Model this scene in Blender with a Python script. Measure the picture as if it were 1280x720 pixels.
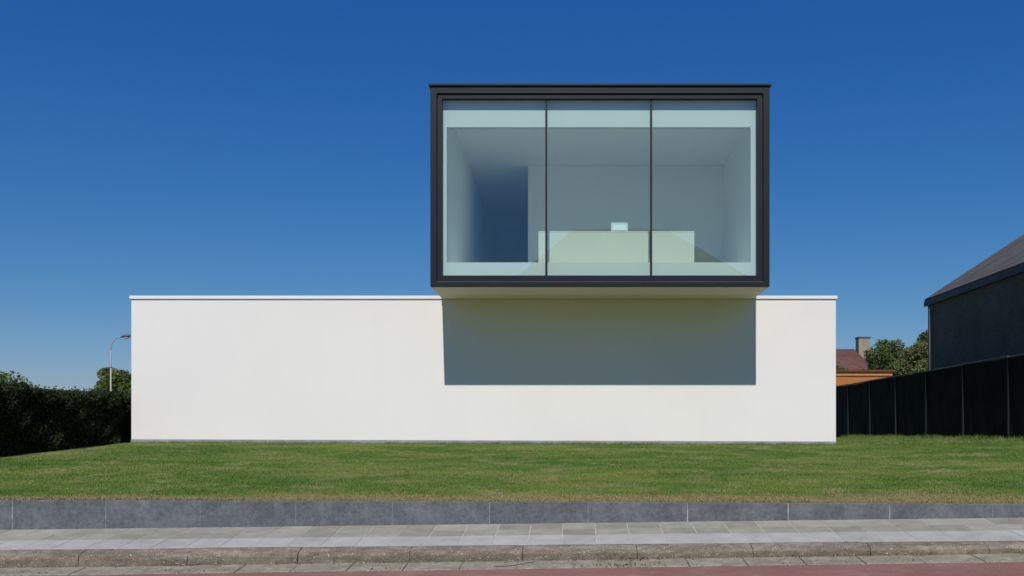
import bpy, bmesh, math, random
import numpy as np
from mathutils import Vector

for o in list(bpy.data.objects):
    bpy.data.objects.remove(o)
S = bpy.context.scene
C = S.collection
R = math.radians
random.seed(7)
rng = np.random.default_rng(11)

# ------------------------------------------------------------------ camera
EYE = 1.30
F = 1167.0                       # focal length in pixels of a 1280 wide picture
cam = bpy.data.cameras.new('camera')
cam.sensor_width = 36
cam.lens = F / 1280 * 36
cam.shift_x = (640 - 717) / 1280
cam.shift_y = (540 - 360) / 1280
cam.clip_start = 0.1
cam.clip_end = 6000
camo = bpy.data.objects.new('camera', cam)
camo.location = (0, 0, EYE)
camo.rotation_euler = (R(90), 0, 0)
C.objects.link(camo)
S.camera = camo

# ------------------------------------------------------------------ sky, sun, exposure
SUN_DIR = Vector((0.032, 1.0, -1.143)).normalized()      # the way the light travels
SUN_EL = math.asin(-SUN_DIR.z)
w = bpy.data.worlds.new('World')
S.world = w
w.use_nodes = True
nt = w.node_tree
nt.nodes.clear()
sky = nt.nodes.new('ShaderNodeTexSky')
sky.sky_type = 'NISHITA'
sky.sun_disc = False
sky.sun_elevation = SUN_EL
sky.sun_rotation = math.atan2(-SUN_DIR.x, -SUN_DIR.y)
sky.altitude = 0
sky.air_density = 1.0
sky.dust_density = 0.35
sky.ozone_density = 2.6
gam = nt.nodes.new('ShaderNodeGamma')
gam.inputs[1].default_value = 1.0
hs = nt.nodes.new('ShaderNodeHueSaturation')
hs.inputs['Saturation'].default_value = 1.12
bg = nt.nodes.new('ShaderNodeBackground')
bg.inputs[1].default_value = 0.095
out = nt.nodes.new('ShaderNodeOutputWorld')
nt.links.new(sky.outputs[0], gam.inputs[0])
nt.links.new(gam.outputs[0], hs.inputs['Color'])
sp_ = nt.nodes.new('ShaderNodeSeparateColor')
cb_ = nt.nodes.new('ShaderNodeCombineColor')
nt.links.new(hs.outputs[0], sp_.inputs[0])
for i_, (p_, k_) in enumerate(((1.50, 0.186), (1.0, 0.54), (0.60, 1.64))):   # a clear, deep blue late-summer sky
    a_ = nt.nodes.new('ShaderNodeMath'); a_.operation = 'POWER'; a_.inputs[1].default_value = p_
    b_ = nt.nodes.new('ShaderNodeMath'); b_.operation = 'MULTIPLY'; b_.inputs[1].default_value = k_
    nt.links.new(sp_.outputs[i_], a_.inputs[0])
    nt.links.new(a_.outputs[0], b_.inputs[0])
    nt.links.new(b_.outputs[0], cb_.inputs[i_])
nt.links.new(cb_.outputs[0], bg.inputs[0])
nt.links.new(bg.outputs[0], out.inputs[0])

sl = bpy.data.lights.new('sun', 'SUN')
sl.energy = 4.0
sl.angle = R(0.5)
sl.color = (1.0, 0.955, 0.89)
so = bpy.data.objects.new('sun', sl)
so.rotation_euler = SUN_DIR.to_track_quat('-Z', 'Y').to_euler()
so.location = (0, -20, 30)
C.objects.link(so)

S.render.engine = 'CYCLES'
S.view_settings.view_transform = 'Standard'
S.view_settings.look = 'None'
S.view_settings.exposure = 0.0
S.view_settings.gamma = 1.0
S.view_settings.use_curve_mapping = False
S.cycles.max_bounces = 10
S.cycles.diffuse_bounces = 6
S.cycles.transparent_max_bounces = 12


# ------------------------------------------------------------------ helpers
class MB:
    """collects shapes and links them as ONE mesh object"""
    def __init__(self):
        self.v = []
        self.f = []

    def box(self, x0, x1, y0, y1, z0, z1):
        n = len(self.v)
        for z in (z0, z1):
            self.v += [(x0, y0, z), (x1, y0, z), (x1, y1, z), (x0, y1, z)]
        self.f += [tuple(n + i for i in q) for q in
                   ((3, 2, 1, 0), (4, 5, 6, 7), (0, 1, 5, 4), (1, 2, 6, 5), (2, 3, 7, 6), (3, 0, 4, 7))]
        return self

    def poly(self, *pts):
        n = len(self.v)
        self.v += [tuple(p) for p in pts]
        self.f.append(tuple(range(n, n + len(pts))))
        return self

    def prism(self, a, b):
        """two equal rings of points, capped"""
        n = len(self.v)
        k = len(a)
        self.v += [tuple(p) for p in a] + [tuple(p) for p in b]
        self.f.append(tuple(range(n + k - 1, n - 1, -1)))
        self.f.append(tuple(range(n + k, n + 2 * k)))
        for i in range(k):
            j = (i + 1) % k
            self.f.append((n + i, n + j, n + k + j, n + k + i))
        return self

    def tube(self, pts, radii, seg=8, cap=True):
        n0 = len(self.v)
        pts = [Vector(p) for p in pts]
        for i, p in enumerate(pts):
            d = (pts[min(i + 1, len(pts) - 1)] - pts[max(i - 1, 0)]).normalized()
            a = d.cross(Vector((0, 1, 0)) if abs(d.y) < 0.9 else Vector((1, 0, 0))).normalized()
            b = d.cross(a)
            for k in range(seg):
                t = 2 * math.pi * k / seg
                self.v.append(tuple(p + (a * math.cos(t) + b * math.sin(t)) * radii[i]))
        for i in range(len(pts) - 1):
            for k in range(seg):
                q = n0 + i * seg
                self.f.append((q + k, q + (k + 1) % seg, q + seg + (k + 1) % seg, q + seg + k))
        if cap:
            self.f.append(tuple(range(n0 + seg - 1, n0 - 1, -1)))
            q = n0 + (len(pts) - 1) * seg
            self.f.append(tuple(range(q, q + seg)))
        return self

    def ring(self, ox0, ox1, oz0, oz1, l, r, t, b, y0, y1):
        """rectangular picture-frame ring in the XZ plane"""
        ix0, ix1, iz0, iz1 = ox0 + l, ox1 - r, oz0 + b, oz1 - t
        O = [(ox0, oz0), (ox1, oz0), (ox1, oz1), (ox0, oz1)]
        I = [(ix0, iz0), (ix1, iz0), (ix1, iz1), (ix0, iz1)]
        n = len(self.v)
        for y in (y0, y1):
            for q in O + I:
                self.v.append((q[0], y, q[1]))
        for k in range(4):
            j = (k + 1) % 4
            self.f += [(n + k, n + j, n + 4 + j, n + 4 + k),
                       (n + 8 + j, n + 8 + k, n + 12 + k, n + 12 + j),
                       (n + j, n + k, n + 8 + k, n + 8 + j),
                       (n + 4 + k, n + 4 + j, n + 12 + j, n + 12 + k)]
        return self

    def build(self, name, m, parent=None, bevel=0, smooth=False, seg=1):
        me = bpy.data.meshes.new(name)
        me.from_pydata(self.v, [], self.f)
        bm = bmesh.new()
        bm.from_mesh(me)
        bmesh.ops.recalc_face_normals(bm, faces=bm.faces)
        if bevel:
            bmesh.ops.bevel(bm, geom=[e for e in bm.edges], offset=bevel, segments=seg, affect='EDGES', clamp_overlap=True)
        bm.to_mesh(me)
        bm.free()
        if smooth:
            for p in me.polygons:
                p.use_smooth = True
        return link(name, me, m, parent)


def link(name, me, m, parent=None):
    o = bpy.data.objects.new(name, me)
    if m is not None:
        me.materials.append(m)
    C.objects.link(o)
    if parent is not None:
        o.parent = parent
        o.location = -Vector(abs_loc(parent))
    return o


def abs_loc(o):
    v = Vector(o.location)
    while o.parent:
        o = o.parent
        v = v + Vector(o.location)
    return v


def fast_mesh(name, verts, faces, m, parent=None):
    """numpy arrays -> mesh (all faces with the same corner count)"""
    me = bpy.data.meshes.new(name)
    nv, (nf, k) = len(verts), faces.shape
    me.vertices.add(nv)
    me.vertices.foreach_set('co', np.ascontiguousarray(verts, dtype=np.float32).ravel())
    me.loops.add(nf * k)
    me.loops.foreach_set('vertex_index', np.ascontiguousarray(faces, dtype=np.int32).ravel())
    me.polygons.add(nf)
    me.polygons.foreach_set('loop_start', np.arange(0, nf * k, k, dtype=np.int32))
    me.update(calc_edges=True)
    me.validate()
    return link(name, me, m, parent)


def thing(name, label, cat, loc=(0, 0, 0), group=None):
    o = bpy.data.objects.new(name, None)
    o.empty_display_size = 0.2
    C.objects.link(o)
    o.location = loc
    return tag(o, label, cat, group)


def tag(o, label, cat, group=None):
    o['label'] = label
    o['category'] = cat
    if group:
        o['group'] = group
    return o


def kind(o, k, label=None, cat=None):
    o['kind'] = k
    if label:
        o['label'] = label
    if cat:
        o['category'] = cat
    return o


# ------------------------------------------------------------------ materials
class NT:
    def __init__(self, name):
        self.m = bpy.data.materials.new(name)
        self.m.use_nodes = True
        self.t = self.m.node_tree
        self.t.nodes.clear()
        self.out = self.n('ShaderNodeOutputMaterial')
        self.tc = self.n('ShaderNodeTexCoord')
        self.co = self.tc.outputs['Object']

    def n(self, kind, **kw):
        x = self.t.nodes.new(kind)
        for k, v in kw.items():
            setattr(x, k, v)
        return x

    def l(self, a, b):
        self.t.links.new(a, b)

    def mapped(self, scale=(1, 1, 1), rot=(0, 0, 0), loc=(0, 0, 0)):
        mp = self.n('ShaderNodeMapping')
        mp.inputs['Scale'].default_value = scale
        mp.inputs['Rotation'].default_value = rot
        mp.inputs['Location'].default_value = loc
        self.l(self.co, mp.inputs[0])
        return mp.outputs[0]

    def noise(self, scale, detail=4, rough=0.55, vec=None, dist=0):
        x = self.n('ShaderNodeTexNoise')
        x.inputs['Scale'].default_value = scale
        x.inputs['Detail'].default_value = detail
        x.inputs['Roughness'].default_value = rough
        x.inputs['Distortion'].default_value = dist
        self.l(vec if vec is not None else self.co, x.inputs['Vector'])
        return x.outputs['Fac']

    def ramp(self, fac, stops, interp='LINEAR'):
        x = self.n('ShaderNodeValToRGB')
        x.color_ramp.interpolation = interp
        e = x.color_ramp.elements
        while len(e) < len(stops):
            e.new(0.5)
        for el, (p, c) in zip(e, stops):
            el.position = p
            el.color = (c[0], c[1], c[2], 1) if hasattr(c, '__len__') else (c, c, c, 1)
        self.l(fac, x.inputs[0])
        return x.outputs[0]

    def mix(self, fac, a, b, mode='MIX'):
        x = self.n('ShaderNodeMix', data_type='RGBA', blend_type=mode)
        for v, i in ((fac, 0), (a, 6), (b, 7)):
            if hasattr(v, 'links') or hasattr(v, 'is_linked'):
                self.l(v, x.inputs[i])
            elif i == 0:
                x.inputs[0].default_value = v
            else:
                x.inputs[i].default_value = (v[0], v[1], v[2], 1)
        return x.outputs[2]

    def math(self, op, a, b=0.0, clamp=False):
        x = self.n('ShaderNodeMath', operation=op)
        x.use_clamp = clamp
        for v, i in ((a, 0), (b, 1)):
            if hasattr(v, 'is_linked'):
                self.l(v, x.inputs[i])
            else:
                x.inputs[i].default_value = v
        return x.outputs[0]

    def sep(self):
        x = self.n('ShaderNodeSeparateXYZ')
        self.l(self.co, x.inputs[0])
        return x.outputs

    def bsdf(self, col, rough=0.8, spec=0.3, bump=None, bstr=0.3, bdist=0.01, metal=0, **kw):
        b = self.n('ShaderNodeBsdfPrincipled')
        if hasattr(col, 'is_linked'):
            self.l(col, b.inputs['Base Color'])
        else:
            b.inputs['Base Color'].default_value = (col[0], col[1], col[2], 1)
        if hasattr(rough, 'is_linked'):
            self.l(rough, b.inputs['Roughness'])
        else:
            b.inputs['Roughness'].default_value = rough
        b.inputs['Specular IOR Level'].default_value = spec
        b.inputs['Metallic'].default_value = metal
        for k, v in kw.items():
            b.inputs[k].default_value = v
        if bump is not None:
            bp = self.n('ShaderNodeBump')
            bp.inputs['Strength'].default_value = bstr
            bp.inputs['Distance'].default_value = bdist
            self.l(bump, bp.inputs['Height'])
            self.l(bp.outputs[0], b.inputs['Normal'])
        self.l(b.outputs[0], self.out.inputs[0])
        return self.m


def simple(name, c, rough=0.7, spec=0.3, var=0.12, scale=3.0, metal=0, bscale=60, bstr=0.1):
    t = NT(name)
    a = tuple(x * (1 - var) for x in c)
    b = tuple(min(1, x * (1 + var)) for x in c)
    col = t.ramp(t.noise(scale, 6, 0.6), [(0.3, a), (0.7, b)])
    return t.bsdf(col, rough, spec, bump=t.noise(bscale, 3), bstr=bstr, bdist=0.004, metal=metal)


M = {}

# stucco
t = NT('white_stucco')
g = t.noise(0.35, 6, 0.6)
c = t.ramp(g, [(0.3, (0.760, 0.738, 0.722)), (0.7, (0.802, 0.782, 0.765))])
streak = t.noise(1.0, 5, 0.6, t.mapped((2.5, 2.5, 0.12)))
c = t.mix(t.ramp(streak, [(0.52, 0.0), (0.75, 0.04)]), c, (0.60, 0.59, 0.56))
M['stucco'] = t.bsdf(c, 0.92, 0.15, bump=t.noise(140, 4, 0.7), bstr=0.35, bdist=0.003)
M['coping'] = simple('white_coat_metal', (0.80, 0.80, 0.80), 0.35, 0.4, 0.03)
M['soffit'] = simple('soffit_render', (0.77, 0.67, 0.65), 0.9, 0.1, 0.03, 0.8)
M['plinth'] = simple('plinth_stone', (0.27, 0.29, 0.33), 0.7, 0.3, 0.22, 4)
M['roofing'] = simple('roofing_felt', (0.10, 0.10, 0.11), 0.9, 0.2, 0.2, 2)
M['dark_metal'] = simple('anthracite_metal', (0.0098, 0.0135, 0.0165), 0.45, 0.3, 0.12, 1.5, 0.0, 200, 0.05)
M['gasket'] = simple('black_seal', (0.012, 0.014, 0.018), 0.5, 0.3, 0.1)
M['interior'] = simple('interior_paint', (0.90, 0.90, 0.89), 0.85, 0.15, 0.015, 0.7, 0, 90, 0.05)
M['ceiling'] = simple('ceiling_paint', (0.90, 0.89, 0.87), 0.9, 0.1, 0.02, 0.7, 0, 90, 0.05)
M['floor'] = simple('pale_floor', (0.85, 0.84, 0.81), 0.5, 0.3, 0.05, 1.5)
M['corridor'] = simple('corridor_painted_sky_reflection', (0.11, 0.36, 0.70), 0.8, 0.2, 0.05)  # blue of the sky mirrored in the glass, put into the wall colour
M['desk'] = simple('desk_laminate', (0.70, 0.68, 0.61), 0.5, 0.3, 0.02, 1)
M['portal'] = simple('portal_paint', (0.69, 0.685, 0.665), 0.8, 0.15, 0.015, 0.7, 0, 90, 0.05)
M['screen_shell'] = simple('pale_plastic', (0.62, 0.66, 0.68), 0.45, 0.4, 0.05, 3)
M['screen_back'] = simple('white_plastic', (0.82, 0.83, 0.84), 0.4, 0.4, 0.03, 3)
M['black_plastic'] = simple('black_plastic', (0.02, 0.02, 0.022), 0.4, 0.4, 0.1, 3)

# glazing: clear tinted pane with mirror reflection by angle
t = NT('tinted_glazing')
tr = t.n('ShaderNodeBsdfTransparent')
tr.inputs[0].default_value = (0.84, 0.975, 0.94, 1)
gl = t.n('ShaderNodeBsdfGlossy')
gl.inputs['Roughness'].default_value = 0.0
gl.inputs['Color'].default_value = (0.93, 0.97, 1.0, 1)
lw = t.n('ShaderNodeLayerWeight')
lw.inputs['Blend'].default_value = 0.5
fac = t.math('ADD', 0.17, t.math('MULTIPLY', 0.83, t.math('POWER', lw.outputs['Facing'], 5.0)))
ms = t.n('ShaderNodeMixShader')
t.l(fac, ms.inputs[0])
t.l(tr.outputs[0], ms.inputs[1])
t.l(gl.outputs[0], ms.inputs[2])
t.l(ms.outputs[0], t.out.inputs[0])
M['glass'] = t.m

# bluestone slabs
t = NT('bluestone')
n1 = t.noise(4.2, 9, 0.78)
n2 = t.noise(32, 6, 0.8)
c = t.ramp(n1, [(0.40, (0.050, 0.061, 0.072)), (0.5, (0.098, 0.116, 0.132)), (0.60, (0.175, 0.192, 0.208))])
c = t.mix(0.4, c, t.ramp(n2, [(0.40, (0.036, 0.043, 0.052)), (0.60, (0.185, 0.20, 0.21))]))
geo = t.n('ShaderNodeNewGeometry')
c = t.mix(0.28, c, t.ramp(geo.outputs['Random Per Island'], [(0.0, (0.085, 0.097, 0.115)), (1.0, (0.155, 0.168, 0.185))]))
rust = t.noise(1.9, 6, 0.7, t.mapped((2, 2, 0.7), loc=(3, 1, 7)))
c = t.mix(t.ramp(rust, [(0.56, 0.0), (0.68, 0.35)]), c, (0.17, 0.15, 0.125))
lime = t.noise(1.0, 6, 0.7, t.mapped((4, 4, 1.2)))
c = t.mix(t.ramp(lime, [(0.55, 0.0), (0.72, 0.35)]), c, (0.27, 0.28, 0.29))
M['bluestone'] = t.bsdf(c, 0.6, 0.35, bump=n2, bstr=0.25, bdist=0.004)
t = NT('pale_mortar')
r_ = t.n('ShaderNodeNewGeometry').outputs['Random Per Island']
c = t.ramp(r_, [(0.0, (0.18, 0.19, 0.20)), (0.5, (0.30, 0.305, 0.305)), (1.0, (0.50, 0.50, 0.49))])
c = t.mix(t.ramp(t.noise(9, 5), [(0.45, 0.0), (0.6, 0.6)]), c, (0.15, 0.155, 0.165))
M['mortar'] = t.bsdf(c, 0.95, 0.1)

# paving
def paving(name, lo, hi):
    t = NT(name)
    geo = t.n('ShaderNodeNewGeometry')
    c = t.ramp(geo.outputs['Random Per Island'], [(0.0, lo), (1.0, hi)])
    c = t.mix(0.30, c, t.ramp(t.noise(5, 8, 0.7), [(0.3, tuple(x * 0.55 for x in lo)), (0.7, tuple(min(1, x * 1.35) for x in hi))]))
    sp = t.noise(160, 2, 0.5)
    c = t.mix(t.ramp(sp, [(0.62, 0.0), (0.72, 0.35)]), c, (0.45, 0.44, 0.42))
    c = t.mix(t.ramp(t.noise(1.6, 6, 0.7), [(0.55, 0.0), (0.72, 0.4)]), c, (0.19, 0.185, 0.155))
    return t.bsdf(c, 0.9, 0.2, bump=t.noise(90, 4, 0.7), bstr=0.4, bdist=0.004)
M['tile_old'] = paving('old_concrete_tile', (0.220, 0.213, 0.170), (0.328, 0.318, 0.268))
M['tile_new'] = paving('pale_concrete_tile', (0.350, 0.342, 0.318), (0.405, 0.397, 0.370))
M['joint_sand'] = simple('joint_sand', (0.43, 0.425, 0.39), 0.95, 0.1, 0.3, 15)

def kerbstone(name, base, dark, amount):
    t = NT(name)
    c = t.ramp(t.noise(9, 8, 0.75), [(0.35, tuple(x * 0.62 for x in base)), (0.65, tuple(x * 1.25 for x in base))])
    st = t.noise(1.0, 9, 0.75, t.mapped((1.3, 5, 9)))
    c = t.mix(t.ramp(st, [(0.44, 0.0), (0.58, amount)]), c, dark)
    so_ = t.n('ShaderNodeAttribute', attribute_name='soil').outputs['Fac']
    so_ = t.math('MULTIPLY', so_, t.ramp(t.noise(3.0, 7, 0.75), [(0.36, 0.25), (0.58, 1.0)]))
    c = t.mix(t.math('MULTIPLY', so_, 0.85), c, (0.135, 0.113, 0.083))
    moss = t.noise(2.2, 7, 0.7, t.mapped((1, 3, 5), loc=(4, 2, 1)))
    c = t.mix(t.ramp(moss, [(0.56, 0.0), (0.68, 0.55)]), c, (0.15, 0.155, 0.095))
    grit = t.noise(110, 4, 0.7)
    c = t.mix(t.ramp(grit, [(0.30, 0.75), (0.46, 0.0)]), c, tuple(x * 0.35 for x in base))
    c = t.mix(t.ramp(grit, [(0.56, 0.0), (0.70, 0.6)]), c, tuple(min(1, x * 1.8) for x in base))
    for sc, lo, hi in ((34, 0.12, 0.22), (70, 0.16, 0.27)):
        v = t.n('ShaderNodeTexVoronoi')
        v.inputs['Scale'].default_value = sc
        t.l(t.co, v.inputs['Vector'])
        spk = t.ramp(v.outputs['Distance'], [(lo, 1.0), (hi, 0.0)])
        sel = t.ramp(t.noise(sc * 0.31, 3), [(0.50, 0.0), (0.58, 1.0)])
        c = t.mix(t.math('MULTIPLY', spk, sel), c, (0.64, 0.62, 0.57))
    return t.bsdf(c, 0.95, 0.15, bump=t.noise(55, 7, 0.8), bstr=1.0, bdist=0.02)
M['kerb'] = kerbstone('weathered_kerb', (0.345, 0.300, 0.240), (0.140, 0.116, 0.085), 0.75)
M['gutter'] = kerbstone('gutter_concrete', (0.40, 0.37, 0.285), (0.22, 0.195, 0.145), 0.45)

t = NT('red_asphalt')
c = t.ramp(t.noise(1.2, 7, 0.65), [(0.3, (0.205, 0.100, 0.080)), (0.7, (0.275, 0.140, 0.115))])
ch = t.noise(75, 6, 0.8)
c = t.mix(t.ramp(ch, [(0.54, 0.0), (0.68, 0.65)]), c, (0.42, 0.29, 0.26))
c = t.mix(t.ramp(ch, [(0.32, 0.7), (0.45, 0.0)]), c, (0.075, 0.04, 0.035))
c = t.mix(t.ramp(t.noise(2.5, 7, 0.75), [(0.50, 0.0), (0.64, 0.45)]), c, (0.30, 0.215, 0.17))
M['road'] = t.bsdf(c, 0.92, 0.25, bump=ch, bstr=0.7, bdist=0.006)


# turf: same world-space patches on the soil sheet and on the blades
def turf(name, bright):
    t = NT(name)
    xyz = t.sep()
    a = t.noise(0.75, 6, 0.6, t.mapped((0.7, 1.3, 1)))
    b = t.noise(4.0, 5, 0.65)
    c = t.ramp(a, [(0.38, (0.064, 0.144, 0.020)), (0.5, (0.100, 0.180, 0.028)), (0.62, (0.190, 0.225, 0.056))])
    c = t.mix(t.ramp(b, [(0.44, 0.0), (0.62, 0.5)]), c, (0.17, 0.205, 0.055))
    c = t.mix(t.ramp(t.noise(1.5, 5, 0.7), [(0.53, 0.0), (0.64, 0.65)]), c, (0.30, 0.265, 0.125))
    # dry strip along the retaining wall, wider towards the right
    edge = t.math('SUBTRACT', xyz[1], t.math('SUBTRACT', 9.62, t.math('MULTIPLY', xyz[0], 0.05)))
    wid = t.math('ADD', 0.42, t.math('MULTIPLY', xyz[0], 0.05))
    wob = t.math('MULTIPLY', t.noise(1.1, 4), 0.7)
    e = t.math('SUBTRACT', 1.0, t.math('DIVIDE', edge, t.math('ADD', wid, wob)))
    dry = t.ramp(e, [(0.05, 0.0), (0.5, 0.85)])
    c = t.mix(dry, c, t.mix(t.noise(7, 4), (0.17, 0.14, 0.065), (0.42, 0.335, 0.16)))
    # a paler dry trace in front of the house and under the hedge
    e2 = t.ramp(t.math('ABSOLUTE', t.math('ADD', xyz[0], 8.98)), [(0.05, 0.8), (0.22, 0.0)])
    c = t.mix(t.math('MULTIPLY', e2, t.ramp(t.noise(1.3, 3), [(0.42, 0.0), (0.6, 1.0)])), c, (0.33, 0.29, 0.19))
    if bright != 1:
        c = t.mix(1.0, c, (bright, bright, bright), 'MULTIPLY')
    if name == 'grass_blades':
        r = t.n('ShaderNodeNewGeometry').outputs['Random Per Island']
        c = t.mix(t.ramp(r, [(0.0, 0.45), (0.4, 0.0)]), c, (0.055, 0.115, 0.018))
        c = t.mix(t.ramp(r, [(0.80, 0.0), (1.0, 0.5)]), c, (0.28, 0.29, 0.11))
        return t.bsdf(c, 0.6, 0.25)
    return t.bsdf(c, 1.0, 0.05, bump=t.noise(45, 5, 0.7), bstr=1.0, bdist=0.03)
M['turf'] = turf('turf', 1)
M['blades'] = turf('grass_blades', 1)


def leaf(name, lo, hi, rough=0.6, trans=0.25, spec=0.3):
    t = NT(name)
    r = t.n('ShaderNodeNewGeometry').outputs['Random Per Island']
    c = t.ramp(r, [(0.0, lo), (0.8, hi), (1.0, tuple(min(1, x * 1.5) for x in hi))])
    c = t.mix(t.ramp(t.noise(1.2, 4), [(0.35, 0.0), (0.65, 0.5)]), c, hi)
    m = t.bsdf(c, rough, spec)
    b = [x for x in t.t.nodes if x.type == 'BSDF_PRINCIPLED'][0]
    tl = t.n('ShaderNodeBsdfTranslucent')
    t.l(c, tl.inputs[0])
    mx = t.n('ShaderNodeMixShader')
    mx.inputs[0].default_value = trans
    t.l(b.outputs[0], mx.inputs[1])
    t.l(tl.outputs[0], mx.inputs[2])
    t.l(mx.outputs[0], t.out.inputs[0])
    return m
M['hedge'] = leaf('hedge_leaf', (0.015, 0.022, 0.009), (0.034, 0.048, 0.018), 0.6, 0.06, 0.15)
M['leaf'] = leaf('tree_leaf', (0.062, 0.100, 0.028), (0.130, 0.180, 0.052), 0.6, 0.15, 0.2)
M['leaf_olive'] = leaf('olive_leaf', (0.080, 0.098, 0.036), (0.165, 0.180, 0.066), 0.6, 0.15, 0.2)
M['leaf_dark'] = leaf('dark_leaf', (0.048, 0.074, 0.028), (0.105, 0.140, 0.048), 0.6, 0.12, 0.2)
M['bark'] = simple('bark', (0.10, 0.08, 0.06), 0.95, 0.1, 0.3, 6, 0, 30, 0.8)
M['twig'] = simple('dry_twig', (0.09, 0.085, 0.085), 0.9, 0.1, 0.2, 9)
M['litter'] = leaf('dry_leaf', (0.09, 0.06, 0.035), (0.20, 0.14, 0.08), 0.9, 0.1, 0.1)
M['fence_panel'] = simple('fence_screen', (0.019, 0.016, 0.013), 0.9, 0.1, 0.35, 1.5, 0, 40, 0.4)
M['fence_post'] = simple('green_post_paint', (0.015, 0.022, 0.019), 0.6, 0.3, 0.15)
M['fence_rail'] = simple('rail_grey_green', (0.085, 0.105, 0.095), 0.6, 0.3, 0.25, 6)
M['lamp_pole'] = simple('galvanised_steel', (0.30, 0.31, 0.32), 0.5, 0.5, 0.1, 3)
M['lower_pole'] = simple('pale_grey_steel', (0.40, 0.40, 0.39), 0.6, 0.3, 0.1, 3)
M['lamp_head'] = simple('lamp_casing', (0.10, 0.12, 0.14), 0.5, 0.4, 0.1, 3)
M['lamp_lens'] = simple('lamp_lens', (0.45, 0.47, 0.48), 0.2, 0.5, 0.05, 3)


def bricks(name, c1, c2, mort, sc=1.0, bw=0.21, rh=0.065, rough=0.9, axis='x'):
    t = NT(name)
    s = t.sep()
    cb = t.n('ShaderNodeCombineXYZ')
    u = t.math('ADD', s[0], s[1])
    t.l(u, cb.inputs[0])
    t.l(s[2], cb.inputs[1])
    b = t.n('ShaderNodeTexBrick')
    b.inputs['Scale'].default_value = sc
    b.inputs['Brick Width'].default_value = bw
    b.inputs['Row Height'].default_value = rh
    b.inputs['Mortar Size'].default_value = rh * 0.10
    b.inputs['Color1'].default_value = (*c1, 1)
    b.inputs['Color2'].default_value = (*c2, 1)
    b.inputs['Mortar'].default_value = (*mort, 1)
    t.l(cb.outputs[0], b.inputs['Vector'])
    c = t.mix(0.35, b.outputs['Color'], t.ramp(t.noise(0.8, 7, 0.7), [(0.3, tuple(x * 0.5 for x in c1)), (0.7, tuple(x * 1.4 for x in c2))]))
    return t.bsdf(c, rough, 0.2, bump=b.outputs['Fac'], bstr=-0.5, bdist=0.008)
M['dark_brick'] = bricks('dark_brick', (0.135, 0.108, 0.082), (0.18, 0.145, 0.112), (0.22, 0.19, 0.15))
M['red_brick'] = bricks('red_brick', (0.22, 0.10, 0.07), (0.30, 0.15, 0.10), (0.33, 0.31, 0.28))
M['chimney_brick'] = bricks('chimney_brick', (0.27, 0.23, 0.17), (0.33, 0.28, 0.21), (0.38, 0.36, 0.30))
M['grey_tile'] = bricks('grey_roof_tile', (0.090, 0.082, 0.074), (0.135, 0.122, 0.110), (0.03, 0.03, 0.03), 1, 0.30, 0.20, 0.8)
M['brown_tile'] = bricks('brown_roof_tile', (0.115, 0.055, 0.045), (0.155, 0.078, 0.062), (0.05, 0.03, 0.027), 1, 0.30, 0.22, 0.85)
M['fascia'] = simple('fascia_blue_grey', (0.055, 0.062, 0.072), 0.6, 0.3, 0.1)
M['zinc'] = simple('zinc', (0.16, 0.175, 0.20), 0.5, 0.5, 0.15, 4)
t = NT('orange_board')
c = t.ramp(t.noise(1.0, 6, 0.65, t.mapped((0.6, 0.6, 9))), [(0.3, (0.36, 0.125, 0.035)), (0.7, (0.50, 0.21, 0.065))])
wv = t.math('FRACT', t.math('MULTIPLY', t.sep()[2], 1 / 0.16))
c = t.mix(t.ramp(wv, [(0.0, 0.75), (0.07, 0.0)]), c, (0.10, 0.035, 0.012))
M['orange_board'] = t.bsdf(c, 0.7, 0.25, bump=wv, bstr=0.4, bdist=0.01)
M['shed_edge'] = simple('shed_roof_edge', (0.13, 0.05, 0.025), 0.7, 0.2, 0.2)
M['shed_trim'] = simple('orange_trim', (0.52, 0.24, 0.09), 0.6, 0.3, 0.1)
M['dark_window'] = simple('dark_window_glass', (0.02, 0.025, 0.03), 0.08, 0.5, 0.05)

# ------------------------------------------------------------------ terrain levels
def cx(X):
    return max(-45.0, min(45.0, X))
def yw(X):                       # front face of the retaining wall
    return 9.50 - 0.05 * cx(X)
def zk(X):                       # back of the kerb
    return EYE - 1.031 + 0.0150 * cx(X)
def zfoot(X):                    # foot of the retaining wall
    return EYE - 0.926 + 0.0168 * cx(X)
def df(X):                       # the roadside falls a little more towards the left
    return 0.006 * max(-12.0, min(10.0, X)) - 0.003
ZTOP = EYE - 0.715               # top of the retaining wall
WALL_Y = 19.45

def zlawn(X, Y):
    f = yw(X) + 0.06
    base = -0.225 - 0.0030 * max(0.0, min(14.7, X + 9.2)) + 0.013 * max(0.0, min(5.0, X - 5.5))
    t_ = max(0.0, min(1.0, (Y - f) / (WALL_Y - f)))
    t_ = t_ + 0.10 * math.sin(math.pi * t_) * (1 - 0.3 * t_)
    z_ = (ZTOP - EYE - 0.012) * (1 - t_) + base * t_
    return EYE + z_ + 0.012 * math.sin(X * 0.9 + 1.3 * math.sin(Y * 0.5)) * min(1, max(0, (Y - f) * 0.6)) * (1 if Y < 19 else 0.0)

def grid_sheet(name, xs, rows, m):
    """rows: list of functions X -> (Y, Z)"""
    v, f = [], []
    for r_ in rows:
        for x in xs:
            y, z_ = r_(x)
            v.append((x, y, z_))
    n = len(xs)
    for i in range(len(rows) - 1):
        for j in range(n - 1):
            f.append((i * n + j, i * n + j + 1, (i + 1) * n + j + 1, (i + 1) * n + j))
    me = bpy.data.meshes.new(name)
    me.from_pydata(v, [], f)
    for p in me.polygons:
        p.use_smooth = True
    return link(name, me, m)

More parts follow.
